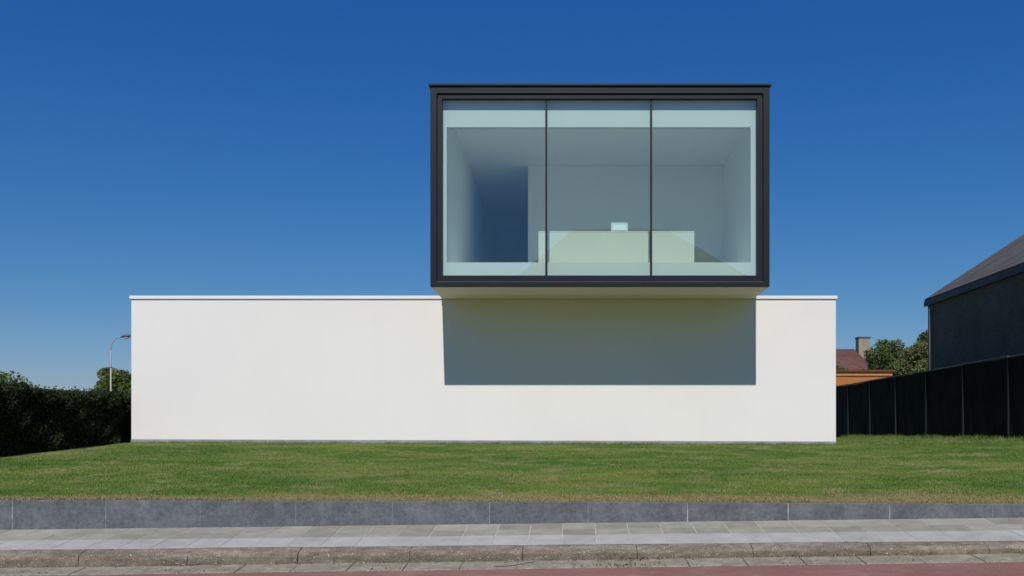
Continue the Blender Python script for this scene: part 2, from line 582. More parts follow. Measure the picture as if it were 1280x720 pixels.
fx = sorted(set([-2500, -900, -300, -120, -60] + [round(-45 + 0.75 * i, 3) for i in range(121)] + [60, 120, 300, 900, 2500]))
rows = []
for k in range(26):
    s_ = k / 25
    rows.append(lambda X, s_=s_: ((yw(X) + 0.06) * (1 - s_) + 19.45 * s_, zlawn(X, (yw(X) + 0.06) * (1 - s_) + 19.45 * s_)))
for Y in (20.5, 22, 25, 30, 40, 60, 110, 300, 900, 3000):
    rows.append(lambda X, Y=Y: (Y, zlawn(X, Y)))
kind(grid_sheet('ground', fx, rows, M['turf']), 'structure')

# road, with the far verge on the camera's side of the street
def road_row(Y):
    return lambda X: (Y if Y < 7 else yw(X) - 1.40, zk(X) - 0.148 + df(X) - (0.011 * max(0.0, min(4.5, 8.1 - Y)) if Y < 7 else 0))
kind(grid_sheet('road', fx, [road_row(y) for y in (-3.2, 0, 2, 4, 6, 8)], M['road']), 'structure')
kind(grid_sheet('verge', fx, [lambda X: (-2500, 0.0), lambda X: (-60, 0.0), lambda X: (-3.2, zk(X) - 0.115)], M['turf']), 'structure')

# gutter slabs
g = MB()
x = -44.0
while x < 44:
    w_ = 0.5
    dz = random.uniform(-0.003, 0.003)
    a, b = x + 0.004, x + w_ - 0.004
    top = [(a, yw(a) - 1.40 + random.uniform(-0.006, 0.006), zk(a) - 0.148 + df(a) + 0.006 + dz), (b, yw(b) - 1.40 + random.uniform(-0.006, 0.006), zk(b) - 0.148 + df(b) + 0.006 + dz),
           (b, yw(b) - 1.104, zk(b) - 0.117 + df(b) + dz), (a, yw(a) - 1.104, zk(a) - 0.117 + df(a) + dz)]
    g.prism([(p[0], p[1], p[2] - 0.12) for p in top], top)
    x += w_
kind(g.build('gutter', M['gutter'], bevel=0.004), 'structure')
bed = MB()
for i in range(44):
    xa, xb = -44 + 2 * i, -42 + 2 * i
    bed.poly((xa, yw(xa) - 1.39, zk(xa) + df(xa) - 0.156), (xb, yw(xb) - 1.39, zk(xb) + df(xb) - 0.156), (xb, yw(xb) - 1.09, zk(xb) + df(xb) - 0.125), (xa, yw(xa) - 1.09, zk(xa) + df(xa) - 0.125))
kind(bed.build('gutter_bed', M['kerb']), 'structure')

# kerb stones, worn rounded front edge, roughened
kb = MB()
x = -43.72
prof = [(-1.106, -0.20), (-1.104, -0.117), (-1.098, -0.062), (-1.082, -0.038), (-1.055, -0.026), (-0.985, -0.006), (-0.944, 0.0), (-0.944, -0.20)]
while x < 44:
    L = 1.03
    NS = 14
    dz = random.uniform(-0.004, 0.004)
    dy = random.uniform(-0.004, 0.004)
    rings = []
    for i in range(NS + 1):
        X = x + 0.003 + (L - 0.006) * i / NS
        e = 1.0 if 0 < i < NS else 0.0
        rings.append([(X, yw(X) + p[0] + dy + (random.uniform(-0.006, 0.006) if 1 < k < 5 else 0),
                       zk(X) + p[1] + (df(X) if k == 1 else 0.4 * df(X) if k == 2 else 0) + dz + (random.uniform(-0.006, 0.004) if 1 < k < 5 else 0) - (0.003 * (1 - e) if 1 < k < 7 else 0)) for k, p in enumerate(prof)])
    n = len(kb.v)
    P = len(prof)
    for r_ in rings:
        kb.v += r_
    for i in range(NS):
        for k in range(P):
            k2 = (k + 1) % P
            kb.f.append((n + i * P + k, n + i * P + k2, n + (i + 1) * P + k2, n + (i + 1) * P + k))
    kb.f.append(tuple(n + k for k in range(P)))
    kb.f.append(tuple(n + NS * P + k for k in range(P)))
    x += L
ko = kind(kb.build('kerb', M['kerb'], smooth=False), 'structure')
at_ = ko.data.attributes.new('soil', 'FLOAT', 'POINT')                   # splashed soil sits on the lower half of each kerb face
at_.data.foreach_set('value', [(1.0, 1.0, 0.62, 0.12, 0.0, 0.0, 0.0, 0.0)[i % 8] for i in range(len(ko.data.vertices))])

# pavement: three rows of tiles on a sand bed
def pav(X, d):                   # d metres in front of the retaining wall
    u = max(0.0, min(1.0, 1 - d / 0.94))
    return zk(X) * (1 - u) + zfoot(X) * u
old, new = MB(), MB()
rowsd = [(0.935, 0.545, new), (0.545, 0.285, old), (0.285, 0.0, old)]
for d0, d1, mb in rowsd:
    x = -43.9
    while x < 44:
        L = 0.322
        a, b = x + 0.0045, x + L - 0.0045
        dz = random.uniform(0.0, 0.002)
        tl = random.uniform(-0.001, 0.001)
        top = [(a, yw(a) - d0 + 0.005, pav(a, d0) + dz), (b, yw(b) - d0 + 0.005, pav(b, d0) + dz + tl),
               (b, yw(b) - d1 - 0.005, pav(b, d1) + dz + tl), (a, yw(a) - d1 - 0.005, pav(a, d1) + dz)]
        mb.prism([(p[0], p[1], p[2] - 0.05) for p in top], top)
        x += L
pv = kind(old.build('pavement', M['tile_old'], bevel=0.0015), 'structure')
kind(new.build('pavement', M['tile_new'], bevel=0.0015), 'structure')
sb = MB()
for i in range(44):
    xa, xb = -44 + 2 * i, -42 + 2 * i
    lo = [(xa, yw(xa) - 0.94, zk(xa)), (xb, yw(xb) - 0.94, zk(xb)), (xb, yw(xb) - 0.004, zfoot(xb)), (xa, yw(xa) - 0.004, zfoot(xa))]
    sb.poly(*[(p[0], p[1], p[2] - 0.0028) for p in lo])
kind(sb.build('pavement_bed', M['joint_sand']), 'structure')

# ------------------------------------------------------------------ retaining wall of bluestone slabs
rw = thing('retaining_wall', 'low blue-grey stone retaining wall between pavement and lawn', 'wall', (0, 9.5, 0.4))
sb, mo = MB(), MB()
x = -3.877 - 36 * 1.006
while x < 40:
    a, b = x + 0.0035, x + 1.006 - 0.0035
    j = random.uniform(-0.0015, 0.0015)
    lo = [(a, yw(a) + j, zfoot(a) - 0.12), (b, yw(b) + j, zfoot(b) - 0.12), (b, yw(b) + 0.06, zfoot(b) - 0.12), (a, yw(a) + 0.06, zfoot(a) - 0.12)]
    hi = [(p[0], p[1], ZTOP + j) for p in lo]
    sb.prism(lo, hi)
    lo = [(b - 0.003, yw(b) + 0.0015, zfoot(b) - 0.1), (b + 0.010, yw(b) + 0.0015, zfoot(b) - 0.1), (b + 0.010, yw(b) + 0.055, zfoot(b) - 0.1), (b - 0.003, yw(b) + 0.055, zfoot(b) - 0.1)]
    mo.prism([(p[0] + (0.0025 if i in (0, 3) else -0.0025), p[1], p[2]) for i, p in enumerate(lo)], [(p[0] + (0.0025 if i in (0, 3) else -0.0025), p[1], ZTOP - 0.003) for i, p in enumerate(lo)])
    x += 1.006
sb.build('stone_facing', M['bluestone'], rw, bevel=0.007)
mo.build('mortar_joints', M['mortar'], rw)

# ------------------------------------------------------------------ the white house with its glazed box
E = EYE
HX0, HX1 = -9.217, 5.467
HB = 31.5                                            # back of the house
BX0, BX1 = -2.741, 3.750                             # box
BZ0, BZ1 = E + 2.775, E + 6.615
BF, BB = 17.86, 30.2
house = thing('white_house', 'long white rendered house with dark glazed box cantilevered above', 'house', (0, WALL_Y, E - 0.3))
zt = E + 2.768
wl = MB()
T = 0.32
wl.box(HX0, HX1, WALL_Y, WALL_Y + T, E - 0.6, zt)
wl.box(HX0, HX0 + T, WALL_Y + T, HB - T, E - 0.6, zt)
wl.box(HX1 - T, HX1, WALL_Y + T, HB - T, E - 0.6, zt)
wl.box(HX0, HX1, HB - T, HB, E - 0.6, zt)
wl.build('wall', M['stucco'], house, bevel=0.006)
pl = MB()
zl, zr = E - 0.150, E - 0.198                         # the plinth follows the falling ground
pl.prism([(HX0 - 0.004, WALL_Y - 0.004, E - 0.7), (HX1 + 0.004, WALL_Y - 0.004, E - 0.7), (HX1 + 0.004, HB + 0.004, E - 0.7), (HX0 - 0.004, HB + 0.004, E - 0.7)],
         [(HX0 - 0.004, WALL_Y - 0.004, zl), (HX1 + 0.004, WALL_Y - 0.004, zr), (HX1 + 0.004, HB + 0.004, zr), (HX0 - 0.004, HB + 0.004, zl)])
pl.build('plinth', M['plinth'], house)
cp = MB()
o_ = 0.026
c0, c1 = E + 2.765 + 0.003, E + 2.838
cp.box(HX0 - o_, BX0 - 0.004, WALL_Y - o_, WALL_Y + T + 0.02, c0, c1)
cp.box(BX1 + 0.004, HX1 + o_, WALL_Y - o_, WALL_Y + T + 0.02, c0, c1)
cp.box(HX0 - o_, HX0 + T + 0.02, WALL_Y + T + 0.023, HB + o_, c0, c1)
cp.box(HX1 - T - 0.02, HX1 + o_, WALL_Y + T + 0.023, HB + o_, c0, c1)
cp.box(HX0 + T + 0.023, HX1 - T - 0.023, HB - T, HB + o_, c0, c1)
cp.build('coping', M['coping'], house, bevel=0.004)
MB().box(HX0 + T + 0.003, BX0 - 0.01, WALL_Y + T + 0.003, HB - T - 0.003, E + 2.45, E + 2.62).build('flat_roof', M['roofing'], house)
MB().box(BX1 + 0.01, HX1 - T - 0.003, WALL_Y + T + 0.003, HB - T - 0.003, E + 2.45, E + 2.62).build('flat_roof', M['roofing'], house)

# the box: dark cladding shell behind the front frame
FR = BF + 0.16
cl = MB()
th = 0.09
cl.box(BX0, BX0 + th, FR, BB, BZ0 + 0.012, BZ1)
cl.box(BX1 - th, BX1, FR, BB, BZ0 + 0.012, BZ1)
cl.box(BX0, BX1, BB, BB + th, BZ0, BZ1)
for k in range(1, 9):                                # raised seams along both sides
    y = FR + k * 1.3
    cl.box(BX0 - 0.012, BX0 - 0.001, y - 0.012, y + 0.012, BZ0 + 0.02, BZ1 - 0.02)
    cl.box(BX1 + 0.001, BX1 + 0.012, y - 0.012, y + 0.012, BZ0 + 0.02, BZ1 - 0.02)
cl.build('cladding', M['dark_metal'], house)
MB().box(BX0 + th + 0.002, BX1 - th - 0.002, FR, BB - 0.003, BZ1 - 0.10, BZ1 - 0.002).build('box_roof', M['roofing'], house)
MB().box(BX0 + 0.012, BX1 - 0.012, BF + 0.03, BB - 0.02, BZ0 - 0.004, BZ0 + 0.009).build('soffit', M['soffit'], house)
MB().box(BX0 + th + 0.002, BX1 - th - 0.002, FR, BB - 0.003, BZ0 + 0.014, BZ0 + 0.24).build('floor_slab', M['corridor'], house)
MB().box(BX0 - 0.03, BX1 + 0.03, BF - 0.03, BB + th + 0.03, BZ1 + 0.002, BZ1 + 0.040).build('roof_cap', M['dark_metal'], house, bevel=0.004)

fr = MB()
fr.ring(BX0, BX1, BZ0 + 0.011, BZ1, 0.122, 0.122, 0.135, 0.082, BF, FR - 0.001)
fo = fr.build('window_frame', M['dark_metal'], house, bevel=0.005)
ix0, ix1, iz0, iz1 = BX0 + 0.136, BX1 - 0.136, BZ0 + 0.108, BZ1 - 0.148
inn = MB()
inn.ring(ix0, ix1, iz0, iz1, 0.084, 0.100, 0.082, 0.118, BF + 0.028, BF + 0.115)
inn.build('sash', M['dark_metal'], fo, bevel=0.004)
gk = MB()
gk.ring(BX0 + 0.118, BX1 - 0.118, BZ0 + 0.09, BZ1 - 0.131, 0.022, 0.022, 0.022, 0.022, BF + 0.06, BF + 0.13)
gk.build('seal', M['gasket'], fo)
dl = MB()                                            # thin drip strip along the foot of the frame
dl.box(BX0 + 0.12, BX1 - 0.12, BF - 0.004, BF + 0.03, BZ0 + 0.094, BZ0 + 0.101)
dl.build('drip_strip', M['zinc'], fo)

gx0, gx1 = ix0 + 0.084, ix1 - 0.100
gz0, gz1 = iz0 + 0.118, iz1 - 0.082
mx_ = (-0.526, 1.490)
GY = BF + 0.085
for m_ in mx_:
    MB().box(m_ - 0.019, m_ + 0.019, BF + 0.060, BF + 0.112, gz0 - 0.004, gz1 + 0.004).build('mullion', M['gasket'], fo, bevel=0.003)
edges = [gx0 - 0.01, mx_[0], mx_[1], gx1 + 0.01]
for i in range(3):
    a = edges[i] + (0.012 if i else 0)
    b = edges[i + 1] - (0.012 if i < 2 else 0)
    p = MB()
    p.poly((a, GY, gz0 - 0.01), (b, GY, gz0 - 0.01), (b, GY, gz1 + 0.01), (a, GY, gz1 + 0.01))
    p.build('window_pane', M['glass'], house)

# white portal just behind the glass, then the room
PY = BF + 0.180
PO = (-2.450, 3.420, E + 3.277, E + 5.890)            # its opening
po = MB()
px0, px1, pz0, pz1 = BX0 + th + 0.004, BX1 - th - 0.004, BZ0 + 0.245, BZ1 - 0.105
po.ring(px0, px1, pz0, pz1, PO[0] - px0, px1 - PO[1], pz1 - PO[3], PO[2] - pz0, PY, PY + 0.14)
po.build('inner_reveal', M['portal'], house)
RX0, RX1, RB = -2.47, 3.56, 22.2
FL, CE = E + 3.03, E + 6.34
PB = PY + 0.143
rm = MB()
rm.box(RX0 - 0.12, RX0, PB, 29.9, FL, CE)             # left wall
rm.box(RX1, RX1 + 0.08, PB, 29.9, FL, CE)             # right wall
rm.box(-1.085, RX1 - 0.002, RB, RB + 0.12, FL + 0.002, CE - 0.002)
rm.build('room_wall', M['interior'], house)
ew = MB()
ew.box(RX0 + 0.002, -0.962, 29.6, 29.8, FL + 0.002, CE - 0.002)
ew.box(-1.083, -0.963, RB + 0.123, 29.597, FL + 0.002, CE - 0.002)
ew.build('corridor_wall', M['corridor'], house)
MB().box(RX0 - 0.12, RX1 + 0.08, PB, 29.9, CE + 0.002, CE + 0.06).build('ceiling', M['ceiling'], house)
MB().box(RX0 - 0.12, RX1 + 0.08, PB, 29.9, FL - 0.02, FL - 0.003).build('room_floor', M['floor'], house)

# desk and monitor inside
DY = 18.62
dk = thing('desk', 'wide plain white desk standing behind the glass of the upper box', 'desk', (0.85, DY + 0.35, FL))
dx0, dx1, dz1 = -0.702, 2.410, E + 4.005
MB().box(dx0 + 0.002, dx1 - 0.002, DY + 0.004, DY + 0.03, FL + 0.001, dz1 - 0.033).build('front_panel', M['desk'], dk)
for a in (dx0, dx1 - 0.03):
    MB().box(a, a + 0.03, DY + 0.032, DY + 0.60, FL + 0.001, dz1 - 0.033).build('side_panel', M['desk'], dk)
MB().box(dx0, dx1, DY, DY + 0.62, dz1 - 0.032, dz1).build('desk_top', M['desk'], dk, bevel=0.003)

mn = thing('monitor', 'small pale monitor seen from behind on the white desk', 'monitor', (0.94, DY + 0.2, dz1))
mx0, mx1 = 0.755, 1.095
MB().box(mx0 + 0.04, mx1 - 0.04, DY + 0.13, DY + 0.27, dz1 + 0.001, dz1 + 0.016).build('stand', M['black_plastic'], mn, bevel=0.004)
MB().box(mx0 + 0.15, mx1 - 0.15, DY + 0.19, DY + 0.215, dz1 + 0.016, dz1 + 0.06).build('neck', M['black_plastic'], mn)
MB().box(mx0, mx1, DY + 0.19, DY + 0.225, dz1 + 0.030, dz1 + 0.215).build('casing', M['screen_shell'], mn, bevel=0.006)
MB().box(mx0 + 0.03, mx1 - 0.03, DY + 0.145, DY + 0.189, dz1 + 0.034, dz1 + 0.150).build('back_cover', M['screen_back'], mn, bevel=0.012)
MB().box(mx0 + 0.012, mx1 - 0.012, DY + 0.2255, DY + 0.229, dz1 + 0.045, dz1 + 0.20).build('screen', M['black_plastic'], mn)


# ------------------------------------------------------------------ foliage
def leaf_cloud(centres, size, up=0.2, aspect=0.55):
    """one quad leaf per centre, random orientation"""
    n = len(centres)
    a = rng.normal(size=(n, 3))
    a /= np.linalg.norm(a, axis=1)[:, None]
    b = np.cross(a, rng.normal(size=(n, 3)))
    b /= np.linalg.norm(b, axis=1)[:, None] + 1e-9
    s = size * rng.uniform(0.6, 1.35, size=(n, 1))
    p0 = centres - a * s * 0.5
    p1 = centres + b * s * aspect * 0.5
    p2 = centres + a * s * 0.5
    p3 = centres - b * s * aspect * 0.5
    v = np.stack([p0, p1, p2, p3], 1).reshape(-1, 3)
    return v, np.arange(4 * n).reshape(-1, 4)


def crown_points(blobs, per):
    pts = []
    for (c_, r_) in blobs:
        n = max(20, int(per * r_[0] * r_[2]))
        d = rng.normal(size=(n, 3))
        d /= np.linalg.norm(d, axis=1)[:, None]
        rad = rng.uniform(0.25, 1.0, size=(n, 1)) ** 0.45
        rad *= 1 + 0.16 * np.sin(d[:, :1] * 7 + c_[0]) * np.cos(d[:, 2:] * 6 + c_[2])
        pts.append(np.array(c_) + d * rad * np.array(r_))
    return np.concatenate(pts)


def make_tree(name, label, cat, X, Y, h, rad, m, per=520, leafsz=0.22, nb=26, trunk_h=0.3, flat=0.8, group=None, seed=0):
    rr = random.Random(seed)
    z0 = zlawn(X, Y)
    t_ = thing(name, label, cat, (X, Y, z0), group)
    tb = MB()
    top = Vector((X + rr.uniform(-.2, .2), Y, z0 + h * 0.72))
    r0 = 0.028 * h
    tb.tube([(X, Y, z0 - 0.1), (X + rr.uniform(-.05, .05) * h * .1, Y, z0 + h * trunk_h), top], [r0, r0 * 0.7, r0 * 0.18], 8)
    blobs = []
    for i in range(nb):
        an = rr.uniform(0, 2 * math.pi)
        u = rr.random()
        zz = z0 + h * (trunk_h + (1 - trunk_h) * (0.10 + 0.80 * u))
        env = math.sin(math.pi * min(1, 0.22 + 0.72 * u)) ** 0.7
        q = rad * env * math.sqrt(rr.random()) * 0.80
        c_ = (X + math.cos(an) * q, Y + math.sin(an) * q, zz)
        br = rad * rr.uniform(0.22, 0.42)
        blobs.append((c_, (br, br, br * flat)))
        if i % 2 == 0:
            s_ = Vector((X, Y, z0 + h * trunk_h * rr.uniform(0.7, 1.3)))
            tb.tube([s_, (s_ + Vector(c_)) / 2 + Vector((0, 0, 0.06 * h)), c_], [r0 * 0.38, r0 * 0.24, r0 * 0.08], 5)
    tb.build('trunk', M['bark'], t_, smooth=True)
    v, f = leaf_cloud(crown_points(blobs, per), leafsz)
    fast_mesh('crown', v, f, m, t_)
    return t_

# hedge along the left boundary
HGX = -9.42
hd = thing('hedge', 'long dark clipped hedge along the left edge of the lawn', 'hedge', (HGX - 0.6, 19, E - 0.4))
n = 290000
hy = rng.uniform(10.6, 33, n)
ht = E + 0.745 + 0.035 * np.sin(hy * 1.7) + 0.03 * np.sin(hy * 4.3 + 1) + 0.025 * np.sin(hy * 9.1) + 0.03 * np.sin(hy * 17.3)
base = np.array([zlawn(HGX, y) for y in np.linspace(10.6, 33, 200)])
hb = np.interp(hy, np.linspace(10.6, 33, 200), base)
which = rng.random(n)
bulge = 0.03 * np.sin(hy * 2.3) + 0.025 * np.sin(hy * 5.9 + 2)
hz = hb + (ht - hb) * rng.random(n)
bulge = bulge + 0.05 * np.sin(hz * 7 + hy * 3) + 0.03 * np.sin(hz * 15 - hy * 8)
hx = np.where(which < 0.50, HGX - rng.random(n) ** 1.3 * 0.20 + bulge, HGX + bulge - rng.random(n) * 1.15)
hz = np.where(which < 0.50, hz, ht - rng.random(n) ** 1.4 * 0.16)
fringe = which > 0.965
hz = np.where(fringe, ht + rng.random(n) ** 3 * 0.10, hz)
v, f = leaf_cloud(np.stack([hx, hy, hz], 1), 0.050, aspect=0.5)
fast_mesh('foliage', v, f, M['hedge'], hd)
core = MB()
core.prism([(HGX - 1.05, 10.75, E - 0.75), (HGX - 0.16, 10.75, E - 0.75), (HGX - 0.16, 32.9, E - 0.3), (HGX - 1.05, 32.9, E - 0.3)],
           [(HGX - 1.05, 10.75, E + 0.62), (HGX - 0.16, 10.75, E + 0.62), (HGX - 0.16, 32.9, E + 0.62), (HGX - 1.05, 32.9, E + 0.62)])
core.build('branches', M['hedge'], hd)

# trees beyond the hedge on the left
make_tree('bushy_tree', 'rounded green tree beyond the hedge, touching the corner of the white house', 'tree', -31.6, 65, 4.55, 1.9, M['leaf'], 1300, 0.17, 44, 0.12, 0.8, 'trees beyond the hedge', 3)
make_tree('bushy_tree', 'green tree directly behind the lamp post, above the dark hedge', 'tree', -33.2, 67, 5.0, 1.5, M['leaf'], 1300, 0.17, 36, 0.15, 0.8, 'trees beyond the hedge', 5)
make_tree('bushy_tree', 'tree at the far left edge peeking above the hedge', 'tree', -23.1, 37.5, 2.45, 1.8, M['leaf'], 1200, 0.15, 36, 0.15, 0.8, 'trees beyond the hedge', 8)

# street lamp far behind the hedge
LY = 60.0
lx = (138.5 - 717) * LY / F
lz = zlawn(lx, LY)
s_ = F / LY
lp = thing('street_lamp', 'slender street lamp with curved arm rising behind the hedge', 'street lamp', (lx, LY, lz))
ztop = E + (540 - 437) / s_
zj = E + (540 - 459) / s_
MB().tube([(lx, LY, lz - 0.1), (lx, LY, zj)], [0.046, 0.043], 10).build('lower_pole', M['lower_pole'], lp, smooth=True)
MB().tube([(lx, LY, zj - 0.05), (lx, LY, zj + 0.04), (lx, LY, ztop)], [0.054, 0.040, 0.034], 10).build('pole', M['lamp_pole'], lp, smooth=True)
arm = []
for k in range(9):
    a = R(90 * k / 8)
    arm.append((lx + 0.62 * (1 - math.cos(a)) * 1.0, LY, ztop + 0.80 * math.sin(a)))
arm.append((arm[-1][0] + 0.12, LY, arm[-1][2] + 0.03))
MB().tube(arm, [0.032] * 10, 8).build('arm', M['lamp_pole'], lp, smooth=True)
hx_, hz_ = arm[-1][0], arm[-1][2]
hd_ = MB().tube([(hx_ - 0.10, LY, hz_ - 0.02), (hx_ + 0.05, LY, hz_ + 0.02), (hx_ + 0.28, LY, hz_ + 0.05), (hx_ + 0.45, LY, hz_ + 0.05), (hx_ + 0.52, LY, hz_ + 0.04)], [0.04, 0.09, 0.13, 0.115, 0.04], 10).build('lamp_head', M['lamp_head'], lp, smooth=True)
MB().tube([(hx_ + 0.12, LY, hz_ - 0.045), (hx_ + 0.27, LY, hz_ - 0.055), (hx_ + 0.42, LY, hz_ - 0.04)], [0.06, 0.09, 0.06], 8).build('lamp_lens', M['lamp_lens'], hd_, smooth=True)

# ------------------------------------------------------------------ fence on the right
FX = 10.0
fe = thing('fence', 'tall black screen fence with dark green posts on the right boundary', 'fence', (FX, 27, E - 0.2))
py_ = [13.9 + 2.5 * k for k in range(13)]
def ftop(Y):
    return E + 1.705 + 0.008 * math.sin(Y * 1.1)
for k, y in enumerate(py_):
    MB().box(FX - 0.055, FX + 0.005, y - 0.03, y + 0.03, zlawn(FX, y) - 0.2, ftop(y) - 0.002).build('post', M['fence_post'], fe, bevel=0.004)
    if k:
        a, b = py_[k - 1] + 0.032, y - 0.032
        p = MB()
        n = 14
        lo, hi = [], []
        for i in range(n):
            yy = a + (b - a) * i / (n - 1)
            dx = 0.008 * math.sin(yy * 9) + random.uniform(-0.004, 0.004)
            lo.append((FX - 0.022 + dx, yy, zlawn(FX, yy) - 0.05))
            hi.append((FX - 0.022 + dx * 0.6, yy, ftop(yy) - 0.004))
        q = len(p.v)
        p.v += lo + hi + [(x + 0.02, y2, z2) for x, y2, z2 in lo] + [(x + 0.02, y2, z2) for x, y2, z2 in hi]
        for i in range(n - 1):
            p.f += [(q + i, q + i + 1, q + n + i + 1, q + n + i), (q + 2 * n + i + 1, q + 2 * n + i, q + 3 * n + i, q + 3 * n + i + 1)]
        p.build('panel', M['fence_panel'], fe)
rl = MB()
for k in range(1, len(py_)):
    rl.box(FX - 0.060, FX + 0.010, py_[k - 1] + 0.002, py_[k] - 0.002, ftop(py_[k]) + 0.0, ftop(py_[k]) + 0.035)
rl.build('top_rail', M['fence_rail'], fe, bevel=0.004)

# ------------------------------------------------------------------ dark neighbour house on the right
nx0, nx1, ny0, ny1 = 11.5, 20.5, 14.0, 30.3
ez = E + 4.20
nh = thing('dark_house', 'dark brick house with grey tiled roof behind the black fence', 'house', (16, 22, E - 0.2))
wb = MB()
rz = ez + (nx1 - nx0) / 2 * 0.66
mid = (nx0 + nx1) / 2
wb.prism([(nx0, ny0, E - 0.5), (nx1, ny0, E - 0.5), (nx1, ny0, ez), (mid, ny0, rz - 0.12), (nx0, ny0, ez)],
         [(nx0, ny1, E - 0.5), (nx1, ny1, E - 0.5), (nx1, ny1, ez), (mid, ny1, rz - 0.12), (nx0, ny1, ez)])
wb.build('wall', M['dark_brick'], nh)
rb = MB()
ov = 0.06
for s in (-1, 1):
    ex = nx0 - ov if s < 0 else nx1 + ov
    e0 = ez - ov * 0.66 + 0.16
    a = [(ex, ny0 - 0.25, e0), (mid - s * 0.0, ny0 - 0.25, rz + 0.16), (mid, ny0 - 0.25, rz + 0.02), (ex, ny0 - 0.25, e0 - 0.12)]
    b = [(p[0], ny1 + 0.12, p[2]) for p in a]
    rb.prism(a, b)
rb.build('roof', M['grey_tile'], nh)
fa = MB()
fa.box(nx0 - ov - 0.03, nx0 - ov - 0.003, ny0 - 0.25, ny1 + 0.12, ez - 0.12, ez + 0.035)
fa.box(nx0 - ov - 0.003, nx0 - 0.003, ny0 - 0.2, ny1 + 0.10, ez - 0.12, ez - 0.09)
fa.build('fascia', M['fascia'], nh)
MB().tube([(nx0 - 0.08, ny1 - 0.35, E - 0.2), (nx0 - 0.08, ny1 - 0.35, ez - 0.25)], [0.032, 0.032], 8).build('downpipe', M['fascia'], nh, smooth=True)

# ------------------------------------------------------------------ orange timber shed and brown roofed house beyond the fence
shy = 50.0
g = F / shy
sx1 = (1116 - 717) / g
sz1 = E + (540 - 462.5) / g
sh = thing('timber_shed', 'orange boarded flat-roofed outbuilding beyond the far end of the fence', 'shed', (14, shy, E - 0.2))
MB().box(10.6, sx1 - 0.10, shy, shy + 5, E - 0.4, sz1 - 0.36).build('wall', M['orange_board'], sh)
MB().box(10.5, sx1 - 0.04, shy - 0.05, shy + 5.05, sz1 - 0.30, sz1 - 0.10).build('eaves_board', M['shed_trim'], sh)
MB().box(10.52, sx1 - 0.06, shy - 0.02, shy + 5.02, sz1 - 0.358, sz1 - 0.303).build('shadow_gap', M['shed_edge'], sh)
MB().box(10.4, sx1 + 0.06, shy - 0.15, shy + 5.15, sz1 - 0.097, sz1 + 0.0).build('roof_edge', M['shed_edge'], sh)

by = 76.0
g = F / by
bh = thing('brown_house', 'brick house with brown tiled roof and chimney above the orange shed', 'house', (20, by + 4, E - 0.2))
rx1 = (1088.5 - 717) / g
rzz = E + (540 - 433.5) / g
exx = (1096.5 - 717) / g + 0.12
ezz = E + (540 - 466) / g
MB().box(12.5, exx - 0.4, by + 0.4, by + 8.6, E - 0.4, ezz - 0.03).build('wall', M['red_brick'], bh)
rf = MB()
y0, y1, ym = by, by + 9, by + 4.5
p = [(12, y0, ezz), (exx, y0, ezz), (exx, y1, ezz), (12, y1, ezz), (12.6, ym, rzz + 0.22), (rx1, ym, rzz + 0.22)]
rf.poly(p[0], p[1], p[5], p[4]).poly(p[1], p[2], p[5]).poly(p[2], p[3], p[4], p[5]).poly(p[3], p[0], p[4]).poly(p[3], p[2], p[1], p[0])
roof = rf.build('roof', M['brown_tile'], bh)
cx0, cx1 = (1073.5 - 717) / (F / (ym - 1.1)), (1087.8 - 717) / (F / (ym - 1.1))
cz1 = E + (540 - 422.5) / (F / (ym - 1.1))
ch = MB().box(cx0, cx1, ym - 1.1, ym - 0.2, rzz - 1.6, cz1).build('chimney', M['chimney_brick'], roof)
MB().box(cx0 - 0.05, cx1 + 0.05, ym - 1.15, ym - 0.15, cz1 + 0.003, cz1 + 0.11).build('chimney_cap', M['roofing'], bh)

# trees between the brown house and the dark house, each its own crown
spec = [(22.9, 70, 6.9, 1.7, 'leaf_dark', 'small dark tree beside the chimney of the brown house'),
        (24.4, 72, 7.5, 2.0, 'leaf', 'bright green tree, second to the right from the chimney'),
        (25.8, 70, 7.2, 2.0, 'leaf_olive', 'olive green tree, third to the right from the chimney'),
        (27.7, 72, 8.1, 2.5, 'leaf_dark', 'tallest tree of the row, half hidden by the dark house'),
        (23.4, 61, 4.9, 1.8, 'leaf_olive', 'low olive tree in front of the row, just above the black fence')]
for i, (X, Y, h, r_, m, lab) in enumerate(spec):
    make_tree('broadleaf_tree', lab, 'tree', X, Y, h, r_, M[m], 1500, 0.17, 44, 0.14, 0.85, 'trees beyond the fence', 20 + i)
make_tree('shrub', 'dark leafy shrub growing behind the orange shed, before the brown roof', 'shrub', 17.2, 60, 4.75, 1.15, M['leaf_dark'], 1300, 0.15, 24, 0.15, 0.9, None, 41)

# a far-off belt of trees closing the horizon, low behind everything else
nb_ = 240
tc = []
for i in range(nb_):
    bx_ = -520 + 1040 * (i + random.random()) / nb_
    by_ = 235 + random.uniform(-14, 14)
    br_ = random.uniform(2.6, 4.2)
    tc.append(((bx_, by_, E - 0.4 + br_ * 0.75), (br_ * 1.25, br_, br_)))
v, f = leaf_cloud(crown_points(tc, 16), 1.0)
kind(fast_mesh('distant_wood', v, f, M['leaf_dark']), 'stuff', 'low far-off belt of trees on the horizon', 'wood')

